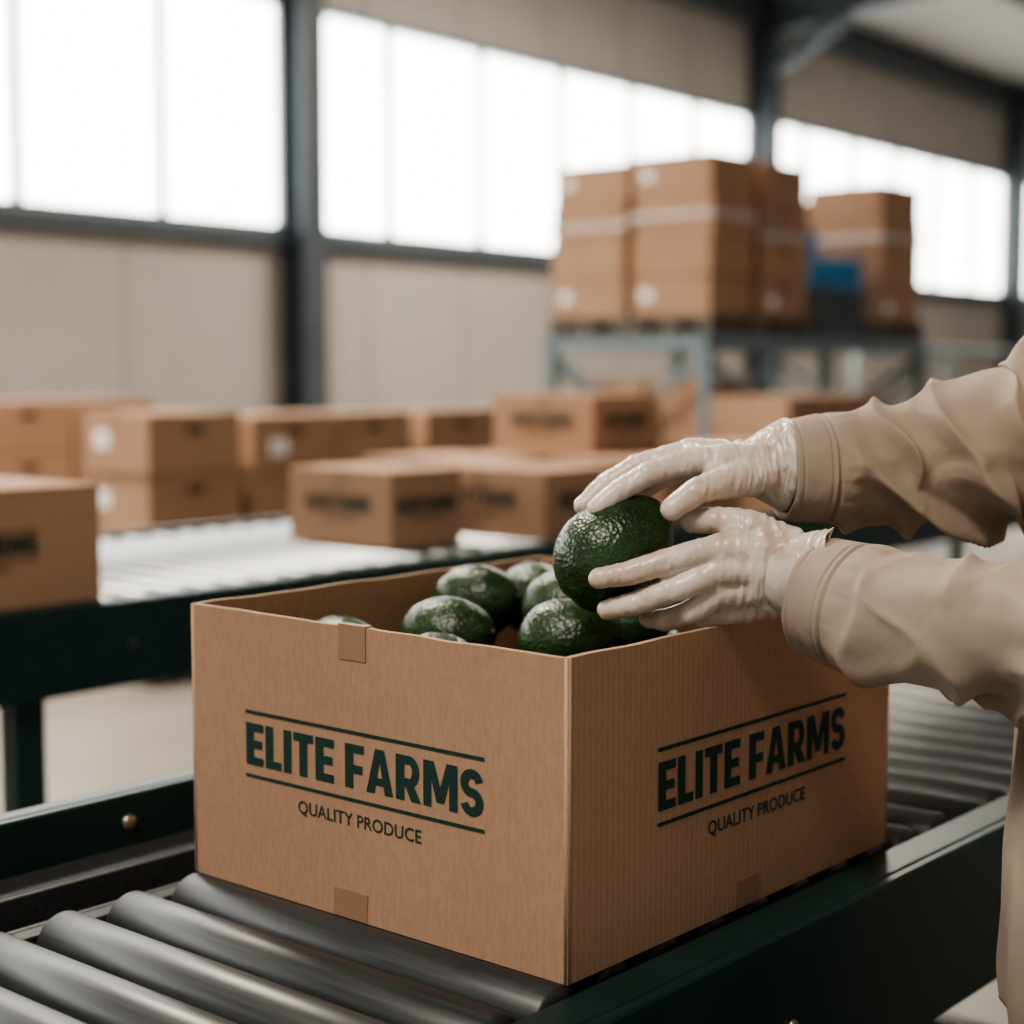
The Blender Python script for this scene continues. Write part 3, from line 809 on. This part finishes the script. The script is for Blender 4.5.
stack(-6.20, 8.96, ZD, 1, 1, 4, .60, .56, .24, {(0,0,0): ['+X']}, wrap=(2.02,), holes=True)
stack(-6.20, 10.50, ZD, 1, 1, 4, .60, .60, .238, {(0,0,0): ['+X']}, wrap=(2.1,), holes=False)
stack(-6.83, 10.45, ZD, 1, 1, 4, .56, .60, .22, holes=False)
def crate(x0, y0, z0, dx, dy, dz, mat):
    r = root('plastic_crate', (x0+dx/2, y0+dy/2, z0)); m = MB(); t = .02
    m.box((x0, y0, z0), (x0+dx, y0+dy, z0+t)); m.box((x0, y0, z0+t), (x0+t, y0+dy, z0+dz)); m.box((x0+dx-t, y0, z0+t), (x0+dx, y0+dy, z0+dz))
    m.box((x0+t, y0, z0+t), (x0+dx-t, y0+t, z0+dz)); m.box((x0+t, y0+dy-t, z0+t), (x0+dx-t, y0+dy, z0+dz))
    m.box((x0-.012, y0-.012, z0+dz-.035), (x0+dx+.012, y0, z0+dz-.01)); m.box((x0+dx, y0-.012, z0+dz-.035), (x0+dx+.012, y0+dy+.012, z0+dz-.01))
    for i in range(4):
        a = x0+dx*(i+.5)/4; m.box((a-.01, y0-.010, z0), (a+.01, y0, z0+dz-.035)); a = y0+dy*(i+.5)/4; m.box((x0+dx, a-.01, z0), (x0+dx+.010, a+.01, z0+dz-.035))
    m.obj('crate_body', [mat], r, .003)
crate(-6.10, 9.72, ZD+.001, .50, .55, .32, M_slate)
crate(-6.10, 9.74, ZD+.323, .48, .50, .20, M_blue)
crate(-6.10, 9.76, ZD+.525, .22, .34, .20, M_blue)
stack(-6.7, 8.55, 0, 2, 1, 4, .5, .5, .25)
stack(-6.7, 9.9, 0, 2, 2, 3, .5, .5, .27)
# guard rail further down the wall
gr = root('guard_rail', (-7.0, 13.5, 0)); m = MB()
for y in (11.6, 13.2, 14.8, 16.4): m.cyl((-6.4, y, 0), (-6.4, y, 1.33), .03, 14)
m.cyl((-6.4, 11.6, 1.33), (-6.4, 16.4, 1.33), .035, 14); m.cyl((-6.4, 11.6, .8), (-6.4, 16.4, .8), .025, 14)
m.obj('rails', [M_rack], gr)

# ------------------------------------------------------------------ put the packing line on its real bearing
for r in ROOTS:
    if r.rotation_mode == 'QUATERNION':
        bpy.context.view_layer.update()
        mw = LINE_ROT @ r.matrix_basis; r.matrix_basis = mw
    else:
        r.matrix_basis = LINE_ROT @ r.matrix_basis

# ------------------------------------------------------------------ light
wd = bpy.data.worlds.new('overcast_sky'); S.world = wd; wd.use_nodes = True
bg = wd.node_tree.nodes['Background']; bg.inputs[0].default_value = (1.0, 0.965, 0.92, 1); bg.inputs[1].default_value = 0.44

# ------------------------------------------------------------------ camera
cd = bpy.data.cameras.new('camera'); cam = bpy.data.objects.new('camera', cd); COL.objects.link(cam)
cam.location = (0, 0, 1.217); cam.rotation_euler = (RAD(90-5.05), 0, RAD(37.0))
cd.sensor_width = 36; cd.lens = 58.5; cd.clip_start = 0.05; cd.clip_end = 200
cd.dof.use_dof = True; cd.dof.focus_distance = 1.34; cd.dof.aperture_fstop = 3.2
S.camera = cam
S.view_settings.view_transform = 'AgX'
try: S.view_settings.look = 'AgX - Medium High Contrast'
except Exception: pass
